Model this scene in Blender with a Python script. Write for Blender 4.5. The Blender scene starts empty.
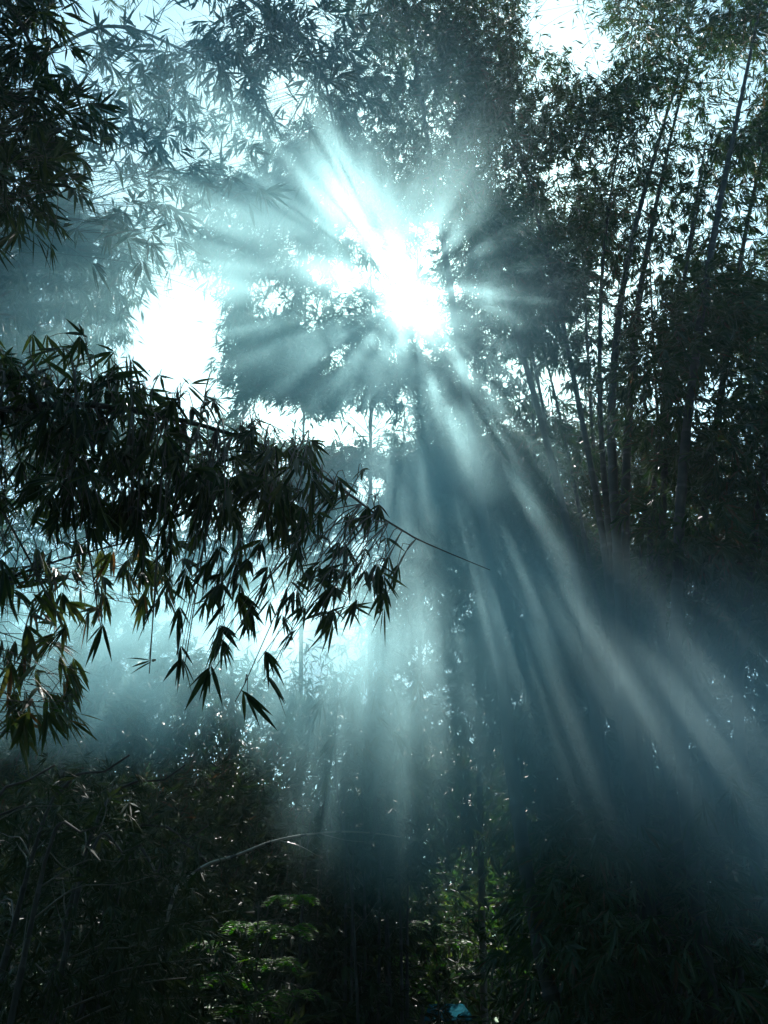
import bpy, math
import numpy as np
from mathutils import Vector

# ----------------------------------------------------------------------------------------------
# camera model: at() turns a place in the photograph plus a distance Y ahead into a point
# ----------------------------------------------------------------------------------------------
W, H, FOV, PITCH = 768, 1024, 62.0, 30.0
F = (H / 2) / math.tan(math.radians(FOV / 2))
EYE = np.array((0.0, 0.0, 1.6))
CP, SP = math.cos(math.radians(PITCH)), math.sin(math.radians(PITCH))
RIGHT, FWD, UP = np.array((1.0, 0, 0)), np.array((0, CP, SP)), np.array((0, -SP, CP))
SUN_PX = (404, 292)
LANE_ON = True


def ray(px, py):
    d = FWD + RIGHT * ((px - W / 2) / F) + UP * ((H / 2 - py) / F)
    return d / np.linalg.norm(d)


def at(px, py, Y):
    d = ray(px, py)
    return EYE + d * (Y / d[1])


def ground(px, Y):
    p = at(px, 1000, Y)
    p[2] = 0.0
    return p


def project(P):
    v = P - EYE
    z = v @ FWD
    z = np.where(z < 0.05, 0.05, z)
    return np.stack([W / 2 + F * (v @ RIGHT) / z, H / 2 - F * (v @ UP) / z], axis=1), z


SUN_DIR = ray(*SUN_PX)
SUN_EL = math.asin(SUN_DIR[2])
SUN_AZ = math.atan2(SUN_DIR[0], SUN_DIR[1])

scene = bpy.context.scene
COL = scene.collection

# ----------------------------------------------------------------------------------------------
# materials
# ----------------------------------------------------------------------------------------------


def new_mat(name):
    m = bpy.data.materials.new(name)
    m.use_nodes = True
    nt = m.node_tree
    nt.nodes.clear()
    return m, nt, nt.nodes.new("ShaderNodeOutputMaterial")


def leaf_material(name, cols, translucent=0.35, dry=None, spec=0.3):
    """Leaf: diffuse + translucent + a weak waxy gloss; every leaf gets its own tint."""
    m, nt, out = new_mat(name)
    N, L = nt.nodes, nt.links
    geo = N.new("ShaderNodeNewGeometry")
    ramp = N.new("ShaderNodeValToRGB")
    el = ramp.color_ramp.elements
    el[0].position, el[0].color = 0.0, (*cols[0], 1)
    el[1].position, el[1].color = 0.9, (*cols[-1], 1)
    for i, c in enumerate(cols[1:-1]):
        e = el.new(0.9 * (i + 1) / (len(cols) - 1))
        e.color = (*c, 1)
    if dry is not None:
        e = el.new(0.93)
        e.color = (*cols[-1], 1)
        e = el.new(0.95)
        e.color = (*dry, 1)
    L.new(geo.outputs["Random Per Island"], ramp.inputs[0])
    p = N.new("ShaderNodeBsdfPrincipled")
    p.inputs["Roughness"].default_value = 0.42
    p.inputs["Specular IOR Level"].default_value = spec
    t = N.new("ShaderNodeBsdfTranslucent")
    hue = N.new("ShaderNodeHueSaturation")
    hue.inputs["Saturation"].default_value = 1.15
    hue.inputs["Value"].default_value = 1.7
    mix = N.new("ShaderNodeMixShader")
    mix.inputs[0].default_value = translucent
    L.new(ramp.outputs[0], p.inputs["Base Color"])
    L.new(ramp.outputs[0], hue.inputs["Color"])
    L.new(hue.outputs[0], t.inputs["Color"])
    L.new(p.outputs[0], mix.inputs[1])
    L.new(t.outputs[0], mix.inputs[2])
    L.new(mix.outputs[0], out.inputs["Surface"])
    return m


def bark_material(name, c0, c1, rough=0.45, scale=9.0):
    m, nt, out = new_mat(name)
    N, L = nt.nodes, nt.links
    tc = N.new("ShaderNodeTexCoord")
    nz = N.new("ShaderNodeTexNoise")
    nz.inputs["Scale"].default_value = scale
    nz.inputs["Detail"].default_value = 5
    ramp = N.new("ShaderNodeValToRGB")
    ramp.color_ramp.elements[0].position, ramp.color_ramp.elements[0].color = 0.35, (*c0, 1)
    ramp.color_ramp.elements[1].position, ramp.color_ramp.elements[1].color = 0.7, (*c1, 1)
    p = N.new("ShaderNodeBsdfPrincipled")
    p.inputs["Roughness"].default_value = rough
    bump = N.new("ShaderNodeBump")
    bump.inputs["Strength"].default_value = 0.25
    L.new(tc.outputs["Object"], nz.inputs["Vector"])
    L.new(nz.outputs[0], ramp.inputs[0])
    L.new(ramp.outputs[0], p.inputs["Base Color"])
    L.new(nz.outputs[0], bump.inputs["Height"])
    L.new(bump.outputs[0], p.inputs["Normal"])
    L.new(p.outputs[0], out.inputs["Surface"])
    return m


def smoke_material(name, density, color, g, scale=1.6, lo=0.38, hi=0.66, edge=0.55, seed=0.0):
    """Drifting smoke: noise density that thins to nothing towards the puff's rim."""
    m, nt, out = new_mat(name)
    N, L = nt.nodes, nt.links
    tc = N.new("ShaderNodeTexCoord")
    ln = N.new("ShaderNodeVectorMath")
    ln.operation = "LENGTH"
    fall = N.new("ShaderNodeMapRange")
    fall.interpolation_type = "SMOOTHSTEP"
    fall.inputs["From Min"].default_value = edge
    fall.inputs["From Max"].default_value = 0.98
    fall.inputs["To Min"].default_value = 1.0
    fall.inputs["To Max"].default_value = 0.0
    geo = N.new("ShaderNodeNewGeometry")
    mp = N.new("ShaderNodeMapping")
    mp.inputs["Location"].default_value = (seed, seed * 0.7, seed * 1.3)
    mp.inputs["Scale"].default_value = (1, 1, 0.8)
    nz = N.new("ShaderNodeTexNoise")
    nz.inputs["Scale"].default_value = scale
    nz.inputs["Detail"].default_value = 4.0
    nz.inputs["Distortion"].default_value = 0.0
    rmp = N.new("ShaderNodeMapRange")
    rmp.interpolation_type = "SMOOTHSTEP"
    rmp.inputs["From Min"].default_value = lo
    rmp.inputs["From Max"].default_value = hi
    mul = N.new("ShaderNodeMath")
    mul.operation = "MULTIPLY"
    mul2 = N.new("ShaderNodeMath")
    mul2.operation = "MULTIPLY"
    mul2.inputs[1].default_value = density
    v = N.new("ShaderNodeVolumePrincipled")
    v.inputs["Color"].default_value = (*color, 1)
    v.inputs["Anisotropy"].default_value = g
    L.new(tc.outputs["Object"], ln.inputs[0])
    L.new(ln.outputs["Value"], fall.inputs["Value"])
    L.new(geo.outputs["Position"], mp.inputs["Vector"])
    L.new(mp.outputs[0], nz.inputs["Vector"])
    L.new(nz.outputs[0], rmp.inputs["Value"])
    L.new(fall.outputs[0], mul.inputs[0])
    L.new(rmp.outputs[0], mul.inputs[1])
    L.new(mul.outputs[0], mul2.inputs[0])
    L.new(mul2.outputs[0], v.inputs["Density"])
    L.new(v.outputs[0], out.inputs["Volume"])
    return m


LEAF = leaf_material("bamboo_leaf", [(0.014, 0.038, 0.010), (0.024, 0.054, 0.014), (0.042, 0.060, 0.018)], 0.33, (0.08, 0.05, 0.022))
LEAF_NEAR = leaf_material("near_bamboo_leaf", [(0.014, 0.028, 0.012), (0.024, 0.045, 0.016), (0.045, 0.066, 0.02)], 0.4, None, 0.1)
LEAF_OLIVE = leaf_material("bamboo_leaf_olive", [(0.035, 0.06, 0.016), (0.055, 0.08, 0.02), (0.08, 0.085, 0.024)], 0.4, (0.16, 0.085, 0.035))
LEAF_FRESH = leaf_material("fresh_leaf", [(0.025, 0.10, 0.012), (0.04, 0.13, 0.018), (0.075, 0.15, 0.022)], 0.5, None, 0.05)
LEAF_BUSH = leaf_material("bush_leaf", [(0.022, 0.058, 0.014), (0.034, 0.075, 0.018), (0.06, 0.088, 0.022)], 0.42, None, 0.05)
LEAF_SHADE = leaf_material("shade_darkened_leaf", [(0.012, 0.024, 0.008), (0.020, 0.036, 0.011), (0.032, 0.042, 0.015)], 0.2, None, 0.04)  # darker leaf copy: the shade of the grove floor is put into its colour
STEM = bark_material("culm_skin", (0.013, 0.018, 0.009), (0.034, 0.034, 0.019), 0.65)
STEM_DARK = bark_material("old_culm_skin", (0.016, 0.018, 0.012), (0.04, 0.036, 0.024), 0.75)
SCAR = bark_material("culm_node_bloom", (0.03, 0.03, 0.025), (0.075, 0.07, 0.06), 0.8)
TWIG = bark_material("twig_skin", (0.045, 0.045, 0.022), (0.09, 0.08, 0.045), 0.6)
CANE = bark_material("bare_cane_skin", (0.16, 0.15, 0.11), (0.30, 0.28, 0.22), 0.35)

# ----------------------------------------------------------------------------------------------
# mesh builders (everything is collected in numpy blocks and linked as one mesh per part)
# ----------------------------------------------------------------------------------------------


class MB:
    def __init__(self):
        self.v, self.q, self.t, self.qm, self.tm, self.n = [], [], [], [], [], 0

    def add(self, v, quads=None, tris=None, mi=0):
        v = np.asarray(v, dtype=np.float64)
        self.v.append(v)
        if quads is not None and len(quads):
            quads = np.asarray(quads, dtype=np.int64)
            self.q.append(quads + self.n)
            self.qm.append(np.full(len(quads), mi))
        if tris is not None and len(tris):
            tris = np.asarray(tris, dtype=np.int64)
            self.t.append(tris + self.n)
            self.tm.append(np.full(len(tris), mi))
        self.n += len(v)

    def build(self, name, mats, parent=None, origin=(0, 0, 0), smooth=True):
        v = np.concatenate(self.v) - np.asarray(origin)
        q = np.concatenate(self.q) if self.q else np.zeros((0, 4), np.int64)
        t = np.concatenate(self.t) if self.t else np.zeros((0, 3), np.int64)
        me = bpy.data.meshes.new(name)
        me.vertices.add(len(v))
        me.vertices.foreach_set("co", v.astype(np.float32).ravel())
        me.loops.add(q.size + t.size)
        me.loops.foreach_set("vertex_index", np.concatenate([q.ravel(), t.ravel()]).astype(np.int32))
        me.polygons.add(len(q) + len(t))
        start = np.concatenate([np.arange(len(q)) * 4, q.size + np.arange(len(t)) * 3]).astype(np.int32)
        me.polygons.foreach_set("loop_start", start)
        mi = np.concatenate((self.qm or [np.zeros(0)]) + (self.tm or [np.zeros(0)])).astype(np.int32)
        for m in mats:
            me.materials.append(m)
        me.polygons.foreach_set("material_index", mi)
        me.polygons.foreach_set("use_smooth", np.full(len(mi), smooth))
        me.update(calc_edges=True)
        me.validate()
        o = bpy.data.objects.new(name, me)
        COL.objects.link(o)
        if parent is not None:
            o.parent = parent
        return o


def unit(a):
    return a / np.maximum(np.linalg.norm(a, axis=-1, keepdims=True), 1e-9)


def spline(pts, n):
    """Catmull-Rom through pts, n samples evenly spaced by length."""
    P = np.asarray(pts, dtype=np.float64)
    if len(P) == 2:
        s = np.linspace(0, 1, n)[:, None]
        return P[0] * (1 - s) + P[1] * s
    P = np.vstack([2 * P[0] - P[1], P, 2 * P[-1] - P[-2]])
    out = []
    for i in range(1, len(P) - 2):
        t = np.linspace(0, 1, 24, endpoint=False)[:, None]
        a, b, c, d = P[i - 1], P[i], P[i + 1], P[i + 2]
        out.append(0.5 * (2 * b + (c - a) * t + (2 * a - 5 * b + 4 * c - d) * t**2 + (3 * b - a - 3 * c + d) * t**3))
    out = np.vstack(out + [P[-2][None]])
    s = np.concatenate([[0], np.cumsum(np.linalg.norm(np.diff(out, axis=0), axis=1))])
    x = np.linspace(0, s[-1], n)
    return np.stack([np.interp(x, s, out[:, k]) for k in range(3)], axis=1)


def tube(mb, path, rad, sides=6, mi=0, cap=True):
    path = np.asarray(path)
    rad = np.broadcast_to(np.asarray(rad, dtype=float), (len(path),))
    T = unit(np.gradient(path, axis=0))
    ref = np.array((1.0, 0.13, 0.02)) if abs(T[:, 0]).mean() < 0.8 else np.array((0.05, 0.1, 1.0))
    U = unit(np.cross(T, ref))
    V = np.cross(T, U)
    a = np.arange(sides) * 2 * math.pi / sides
    v = (path[:, None] + rad[:, None, None] * (np.cos(a)[None, :, None] * U[:, None] + np.sin(a)[None, :, None] * V[:, None])).reshape(-1, 3)
    n = len(path)
    i = np.arange(n - 1)[:, None] * sides
    k = np.arange(sides)[None]
    k2 = (k + 1) % sides
    q = np.stack([i + k, i + k2, i + sides + k2, i + sides + k], axis=-1).reshape(-1, 4)
    tris = []
    if cap:
        v = np.vstack([v, path[-1:], path[:1]])
        b = (n - 1) * sides
        tris = [(b + j, b + (j + 1) % sides, n * sides) for j in range(sides)] + [((j + 1) % sides, j, n * sides + 1) for j in range(sides)]
    mb.add(v, q, tris, mi)
    return n - 1, sides


def culm_tube(mb, path, r0, r1, node=0.34, sides=8, mi=0):
    """A jointed culm: a ring of scar and swelling at every node."""
    s = np.concatenate([[0], np.cumsum(np.linalg.norm(np.diff(path, axis=0), axis=1))])
    L = s[-1]
    k = max(2, int(L / node))
    ts = []
    for i in range(k):
        c = L * i / k
        ts += [c + e for e in (0.0, 0.012, 0.03, 0.06)] + [c + L / k * 0.5]
    ts = np.array(sorted(t for t in ts if t <= L) + [L])
    ph = (ts / (L / k)) % 1.0 * (L / k)
    bump = np.where(ph < 0.005, 1.14, np.where(ph < 0.02, 1.20, np.where(ph < 0.04, 1.03, 1.0)))
    pth = np.stack([np.interp(ts, s, path[:, j]) for j in range(3)], axis=1)
    r = (r0 + (r1 - r0) * (ts / L) ** 1.25) * bump
    rings, sd = tube(mb, pth, r, sides, mi)
    scar = np.zeros(rings, int)
    scar[: len(bump) - 1] = (bump[:-1] > 1.02) & (bump[1:] < 1.1)
    mb.qm[-1] = np.repeat(scar, sd)


def leaves(mb, base, d, nrm, ln, wd, rng, mi=0, fine=False):
    """Lance-shaped leaves folded along the midrib, their tips bent down."""
    if len(base) == 0:
        return
    d = unit(d)
    side = unit(np.cross(d, nrm))
    n = np.cross(side, d)
    ln, wd = ln[:, None], wd[:, None]
    fold = wd * rng.uniform(0.05, 0.28, (len(base), 1))
    bend = ln * rng.uniform(0.0, 0.22, (len(base), 1))
    dn = np.array((0, 0, -1.0))
    if not fine:
        mid = base + d * ln * 0.38 + n * fold
        tip = base + d * ln + dn * bend
        l = base + d * ln * 0.40 - side * wd * 0.5 + dn * bend * 0.1
        r = base + d * ln * 0.40 + side * wd * 0.5 + dn * bend * 0.1
        v = np.stack([base, l, tip, r, mid], axis=1).reshape(-1, 3)
        o = np.arange(len(base))[:, None] * 5
        q = np.concatenate([o + np.array((0, 4, 2, 1)), o + np.array((0, 3, 2, 4))])
        mb.add(v, q, None, mi)
    else:
        rows = [base]
        for f, w in ((0.14, 0.62), (0.36, 1.0), (0.62, 0.80), (0.84, 0.36)):
            c = base + d * ln * f + dn * bend * f * f
            rows += [c - side * wd * 0.5 * w, c + n * fold * -w, c + side * wd * 0.5 * w]
        rows.append(base + d * ln + dn * bend)
        v = np.stack(rows, axis=1).reshape(-1, 3)
        o = np.arange(len(base))[:, None] * 14
        q, t = [], [o + np.array((0, 2, 1)), o + np.array((0, 3, 2))]
        for k in range(3):
            a = 1 + 3 * k
            q += [o + np.array((a, a + 1, a + 4, a + 3)), o + np.array((a + 1, a + 2, a + 5, a + 4))]
        t += [o + np.array((10, 11, 13)), o + np.array((11, 12, 13))]
        mb.add(v, np.concatenate(q), np.concatenate(t), mi)


def sprays(mb, C, A, rng, n_leaf=(5, 8), ln=(0.13, 0.2), ratio=0.13, fan=1.0, droop=0.35, mi=0, fine=False, keep=None, flat=0.6):
    """Fans of leaves at the twig ends C, each along its own axis A."""
    if len(C) == 0:
        return
    A = unit(A)
    k = rng.integers(n_leaf[0], n_leaf[1], len(C))
    idx = np.repeat(np.arange(len(C)), k)
    first = np.repeat(np.cumsum(k) - k, k)
    j = np.arange(len(idx)) - first
    u = (j + 0.5) / k[idx] * 2 - 1
    P = unit(np.cross(A, rng.normal(0, 1, (len(C), 3)) * np.array((0.5, 0.5, 1.0))))
    Q = np.cross(A, P)
    th = u * fan + rng.normal(0, 0.16, len(idx))
    a, p, q = A[idx], P[idx], Q[idx]
    d = a * np.cos(th)[:, None] + p * np.sin(th)[:, None] + q * rng.normal(0, 0.22, (len(idx), 1))
    d[:, 2] -= droop
    L = rng.uniform(ln[0], ln[1], len(idx)) * (1 - 0.25 * np.abs(u)) * rng.uniform(0.85, 1.12, len(C))[idx]
    base = C[idx] - a * (np.abs(u) * 0.28 * L)[:, None]
    nrm = unit(q + rng.normal(0, flat * 0.6, (len(idx), 3)))
    if keep is not None:
        m = keep(base + unit(d) * L[:, None] * 0.5)
        base, d, nrm, L = base[m], d[m], nrm[m], L[m]
    leaves(mb, base, d, nrm, L, L * ratio * rng.uniform(0.8, 1.2, len(L)), rng, mi, fine)


# ----------------------------------------------------------------------------------------------
# the openings of the canopy (where the photograph shows bare sky): ellipses x, y, rx, ry, tilt
# ----------------------------------------------------------------------------------------------
GAPS = [
    (178, 338, 40, 66, 24, 0.97), (160, 372, 38, 30, 0, 0.97), (562, 18, 34, 30, -20, 0.93), (590, 50, 20, 26, -20, 0.93), (540, 8, 16, 14, 0, 0.8), (288, 94, 26, 20, 30, 0.9), (165, 18, 30, 22, 20, 0.8),
    (106, 185, 12, 28, 10, 0.85), (408, 298, 15, 9, 45, 0.92), (384, 262, 15, 6, 50, 0.85), (354, 230, 10, 4, 50, 0.6), (300, 640, 62, 44, 0, 0.86), (228, 632, 36, 26, 0, 0.82),
    (372, 488, 16, 12, 0, 0.9), (366, 556, 18, 20, 0, 0.85), (322, 434, 12, 12, 0, 0.9), (262, 418, 20, 16, 0, 0.85), (660, 132, 18, 26, 20, 0.6),
    (735, 92, 24, 34, 15, 0.6), (268, 300, 22, 20, 20, 0.7), (312, 318, 14, 20, 10, 0.6), (215, 22, 14, 14, 0, 0.6), (598, 330, 10, 30, 8, 0.55),
    (650, 330, 9, 40, 10, 0.5), (560, 190, 12, 30, 0, 0.5), (520, 702, 9, 9, 0, 0.7), (425, 650, 10, 14, 0, 0.5), (440, 130, 12, 22, 20, 0.5),
]
GA = np.array([(g[0], g[1], g[2], g[3], math.radians(g[4]), g[5]) for g in GAPS])


# lanes along the sun's direction that the leaves leave open, so that sunbeams reach the smoke:
# place in the photo at 5.6 m ahead, radius in metres, openness
LANES = [
    (520, 590, 0.048, 0.97), (548, 640, 0.040, 0.97), (575, 640, 0.040, 0.95), (610, 700, 0.040, 0.95), (640, 690, 0.040, 0.97), (668, 700, 0.056, 0.97), (700, 715, 0.081, 0.98), (735, 720, 0.048, 0.97), (690, 640, 0.040, 0.95), (745, 670, 0.040, 0.93), (720, 690, 0.040, 0.96), (655, 640, 0.032, 0.96), (590, 670, 0.032, 0.96), (532, 690, 0.040, 0.96), (625, 620, 0.032, 0.95),
    (376, 650, 0.06, 0.97), (364, 720, 0.06, 0.97), (384, 770, 0.05, 0.97), (356, 770, 0.05, 0.97), (392, 700, 0.04, 0.97), (345, 720, 0.05, 0.97), (412, 420, 0.05, 0.97), (422, 500, 0.06, 0.97), (404, 540, 0.06, 0.97), (436, 560, 0.05, 0.97), (390, 500, 0.05, 0.97), (418, 380, 0.03, 0.97), (505, 560, 0.035, 0.97), (535, 610, 0.03, 0.97), (560, 690, 0.04, 0.97), (585, 610, 0.03, 0.97), (600, 640, 0.045, 0.97), (630, 740, 0.03, 0.97), (650, 670, 0.035, 0.97), (675, 740, 0.04, 0.97), (705, 670, 0.035, 0.97), (715, 745, 0.05, 0.97), (750, 720, 0.04, 0.97), (760, 660, 0.035, 0.97), (690, 690, 0.04, 0.97), (620, 665, 0.03, 0.97), (570, 745, 0.035, 0.97), (545, 720, 0.03, 0.97), (515, 660, 0.04, 0.97), (490, 640, 0.035, 0.97), (465, 620, 0.03, 0.97), (445, 580, 0.035, 0.97),
    (432, 640, 0.10, 0.97), (452, 700, 0.08, 0.97), (476, 720, 0.07, 0.95), (408, 690, 0.11, 0.96), (385, 640, 0.08, 0.95), (500, 760, 0.07, 0.93), (560, 790, 0.07, 0.93), (600, 800, 0.06, 0.93),
    (352, 680, 0.10, 0.96), (318, 660, 0.12, 0.96), (280, 690, 0.10, 0.95), (236, 680, 0.09, 0.95), (190, 660, 0.12, 0.95), (130, 640, 0.10, 0.95), (80, 660, 0.10, 0.95), (40, 560, 0.12, 0.9),
    (300, 190, 0.04, 0.95, 2.6), (270, 150, 0.04, 0.95, 2.6), (240, 210, 0.05, 0.95, 2.6), (210, 120, 0.06, 0.95, 2.6), (180, 60, 0.06, 0.95, 2.6), (260, 60, 0.05, 0.95, 2.6), (150, 170, 0.06, 0.95, 2.6), (110, 100, 0.05, 0.95, 2.6), (190, 250, 0.05, 0.97, 2.6), (120, 260, 0.07, 0.95, 2.6), (60, 300, 0.08, 0.95, 2.6), (310, 100, 0.04, 0.97, 2.6), (140, 60, 0.07, 0.95, 2.6), (220, 180, 0.06, 0.95, 2.6), (90, 230, 0.07, 0.95, 2.6), (230, 30, 0.06, 0.95, 2.6), (150, 290, 0.06, 0.95, 2.6), (60, 150, 0.06, 0.93, 2.9), (255, 250, 0.05, 0.95, 2.6), (180, 200, 0.06, 0.95, 2.6), (120, 190, 0.07, 0.95, 2.6),
    (20, 690, 0.10, 0.95, 3.2), (100, 560, 0.12, 0.95, 3.4), (40, 640, 0.1, 0.9, 3.2), (150, 560, 0.1, 0.9, 3.5),
    (330, 205, 0.07, 0.98), (300, 215, 0.08, 0.95), (285, 160, 0.10, 0.95), (250, 225, 0.10, 0.95), (215, 150, 0.12, 0.93), (215, 260, 0.08, 0.93), (150, 220, 0.14, 0.92), (240, 100, 0.1, 0.92), (330, 110, 0.08, 0.92), (130, 110, 0.12, 0.9), (80, 270, 0.14, 0.9),
    (60, 690, 0.216, 0.95), (105, 700, 0.162, 0.95), (150, 690, 0.243, 0.96), (205, 700, 0.203, 0.96), (245, 690, 0.270, 0.97), (290, 670, 0.270, 0.97), (320, 700, 0.216, 0.97), (345, 640, 0.189, 0.96), (270, 640, 0.270, 0.97), (100, 620, 0.216, 0.95), (30, 640, 0.270, 0.95), (395, 720, 0.14, 0.96), (425, 740, 0.12, 0.96),
    (232, 955, 0.26, 0.85, 5.5), (275, 940, 0.26, 0.85, 5.5), (430, 960, 0.5, 0.7, 11.0), (525, 950, 0.5, 0.8, 11.5), (480, 940, 1.0, 0.5, 18.0), 
    (330, 390, 0.035, 0.95), (290, 345, 0.03, 0.95), (360, 420, 0.03, 0.95), (300, 420, 0.04, 0.93), (310, 366, 0.025, 0.95), (345, 405, 0.025, 0.95), (280, 385, 0.03, 0.95), (380, 430, 0.03, 0.95), (470, 380, 0.06, 0.93), (480, 300, 0.05, 0.93), (455, 225, 0.05, 0.9), (440, 400, 0.07, 0.97), (465, 450, 0.08, 0.97), (490, 430, 0.05, 0.95),
]


_lr = np.random.default_rng(4242)
for _k in range(60):
    _t, _d = _lr.uniform(0, 6.283), _lr.uniform(50, 170)
    LANES.append((SUN_PX[0] + math.cos(_t) * _d, SUN_PX[1] + math.sin(_t) * _d, _lr.uniform(0.02, 0.055), _lr.uniform(0.75, 0.95)))
for _k in range(120):
    _t = math.radians(_lr.choice([_lr.uniform(36, 66), _lr.uniform(60, 100), _lr.uniform(100, 140), _lr.uniform(190, 260)], p=[0.32, 0.36, 0.17, 0.15]))
    _d = _lr.uniform(140, 540) if _t < math.pi else _lr.uniform(60, 260)
    LANES.append((SUN_PX[0] + math.cos(_t) * _d, SUN_PX[1] + math.sin(_t) * _d, _lr.uniform(0.02, 0.06), _lr.uniform(0.85, 0.97)))


def gap_keep(rng, soft=1.0):
    axes = np.array([at(a[0], a[1], a[4] if len(a) > 4 else 5.6) for a in LANES])
    lane_r, lane_s = 1.25 * np.array([a[2] for a in LANES]), np.array([a[3] for a in LANES])

    def lanes(P, r):
        m = np.ones(len(P), bool)
        for c, rad, st in zip(axes, lane_r, lane_s):
            v = P - c
            s = v @ SUN_DIR
            dist = np.linalg.norm(v - s[:, None] * SUN_DIR, axis=1)
            m &= ~((s > 0.5) & (dist < rad + 0.025) & (r < st))
        return m

    def keep(P):
        p, _z = project(P)
        m = np.ones(len(P), bool)
        r = rng.random(len(P))
        for gx, gy, rx, ry, t, s in GA:
            dx, dy = p[:, 0] - gx, p[:, 1] - gy
            u = (dx * math.cos(t) + dy * math.sin(t)) / rx
            w = (-dx * math.sin(t) + dy * math.cos(t)) / ry
            e = u * u + w * w
            prob = s * soft * np.clip(1.5 - e * 0.75, 0, 1)
            m &= r > prob
        if LANE_ON:
            m &= lanes(P, rng.random(len(P)))
        return m

    return keep


# ----------------------------------------------------------------------------------------------
# things
# ----------------------------------------------------------------------------------------------


def thing(name, label, cat, loc, group=None):
    o = bpy.data.objects.new(name, None)
    COL.objects.link(o)
    o.location = Vector(loc)
    o.empty_display_size = 0.2
    o["label"] = label
    o["category"] = cat
    if group:
        o["group"] = group
    return o


def mark(o, kind=None, label=None, cat=None):
    if kind:
        o["kind"] = kind
    if label:
        o["label"] = label
    if cat:
        o["category"] = cat


SEED = [100]


def next_rng():
    SEED[0] += 1
    return np.random.default_rng(SEED[0])


class Culm:
    """One bamboo culm: its stem path and the foliage pads its branches carry."""

    def __init__(self, label, pts, r0, r1=None, group=None, leaf=LEAF, stem=STEM, ln=(0.15, 0.23), ratio=0.14, fan=1.0, droop=0.35, fine=False, nl=(5, 8), node=0.34, sides=8, gaps=True, twig=False, name="bamboo_culm", hang=2.0):
        self.__dict__.update(locals())
        self.path = spline(pts, 90)
        self.r1 = r1 if r1 is not None else r0 * 0.2
        self.pads = []

    def build(self):
        rng = next_rng()
        base = self.path[0].copy()
        root = thing(self.name, self.label, "bamboo", base, self.group)
        mb = MB()
        culm_tube(mb, self.path, self.r0, self.r1, self.node, self.sides)
        mb.build("stem", [self.stem, SCAR], root, base)
        if not self.pads:
            return root
        cr = MB()
        seg = np.concatenate([[0], np.cumsum(np.linalg.norm(np.diff(self.path, axis=0), axis=1))])
        keep = gap_keep(rng) if self.gaps else None
        for c, rad, n in self.pads:
            c = np.asarray(c, float)
            # the branch leaves the stem a little below the pad and arches out to it
            dist = np.linalg.norm(self.path - c, axis=1) + self.hang * np.maximum(0, self.path[:, 2] - c[2] + 0.15)
            i = int(np.argmin(dist))
            a = self.path[i]
            r_at = self.r0 + (self.r1 - self.r0) * (seg[i] / seg[-1]) ** 1.25
            L = np.linalg.norm(c - a)
            out = unit((c - a)[None])[0]
            end = c + out * min(rad, 0.5) * 0.8 - np.array((0, 0, 0.12 * rad))
            mid = (a + c) / 2 + np.array((0, 0, 0.14 * L)) + rng.normal(0, 0.05 * L, 3)
            bp = spline([a, mid, c, end], 10)
            br = min(0.35 * r_at, 0.004 + 0.0035 * L) + 0.0012
            tube(cr, bp, np.linspace(br, 0.0014, 10), 4, 1, False)
            ns = max(1, int(n / ((self.nl[0] + self.nl[1]) / 2)))
            off = rng.normal(0, 1, (ns, 3))
            off = unit(off) * (rng.random((ns, 1)) ** 0.45) * np.asarray(rad) * np.array((1.1, 1.1, 0.8))
            off[:, 2] -= 0.25 * (off[:, 0] ** 2 + off[:, 1] ** 2) / max(rad, 0.1)
            C = c + off
            A = unit(off) * 0.55 + out * 0.35 + rng.normal(0, 0.4, (ns, 3))
            A[:, 2] -= self.droop
            if self.twig:
                for k in range(ns):
                    b = bp[int(np.clip(rng.normal(6.5, 1.8), 2, 9))]
                    tube(cr, spline([b, (b + C[k]) / 2 + np.array((0, 0, 0.06)), C[k]], 5), np.linspace(0.0022, 0.0011, 5), 3, 1, False)
            sprays(cr, C, A, rng, self.nl, self.ln, self.ratio, self.fan, self.droop, 0, self.fine, keep)
        cr.build("crown", [self.leaf, TWIG], root, base, smooth=False)
        return root


CULMS = []


def culm(*a, **k):
    c = Culm(*a, **k)
    CULMS.append(c)
    return c


def inside(poly, x, y):
    c, j = False, len(poly) - 1
    for i in range(len(poly)):
        xi, yi = poly[i]
        xj, yj = poly[j]
        if (yi > y) != (yj > y) and x < (xj - xi) * (y - yi) / (yj - yi) + xi:
            c = not c
        j = i
    return c


def fill(culms, poly, Y, n, rad, per, seed, avoid=True, reach=3.2):
    """Foliage pads scattered through a part of the canopy, each given to the nearest culm."""
    rng = np.random.default_rng(seed)
    xs, ys = [p[0] for p in poly], [p[1] for p in poly]
    keep = gap_keep(rng)
    made, tries = 0, 0
    pts = []
    while made < n and tries < n * 60:
        tries += 1
        x, y = rng.uniform(min(xs), max(xs)), rng.uniform(min(ys), max(ys))
        if not inside(poly, x, y):
            continue
        p = at(x, y, rng.uniform(*Y))
        r = rng.uniform(*rad)
        if p[2] < 0.3 or (avoid and not keep(p[None])[0]):
            continue
        if any(np.linalg.norm(p - q) < 0.55 * r for q in pts[-60:]):
            continue
        pts.append(p)
        best = min(culms, key=lambda c: np.min(np.linalg.norm(c.path[18:] - p, axis=1)))
        best.pads.append((p, r, int(per * rng.uniform(0.7, 1.3) * (r / np.mean(rad)) ** 2)))
        made += 1


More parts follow.
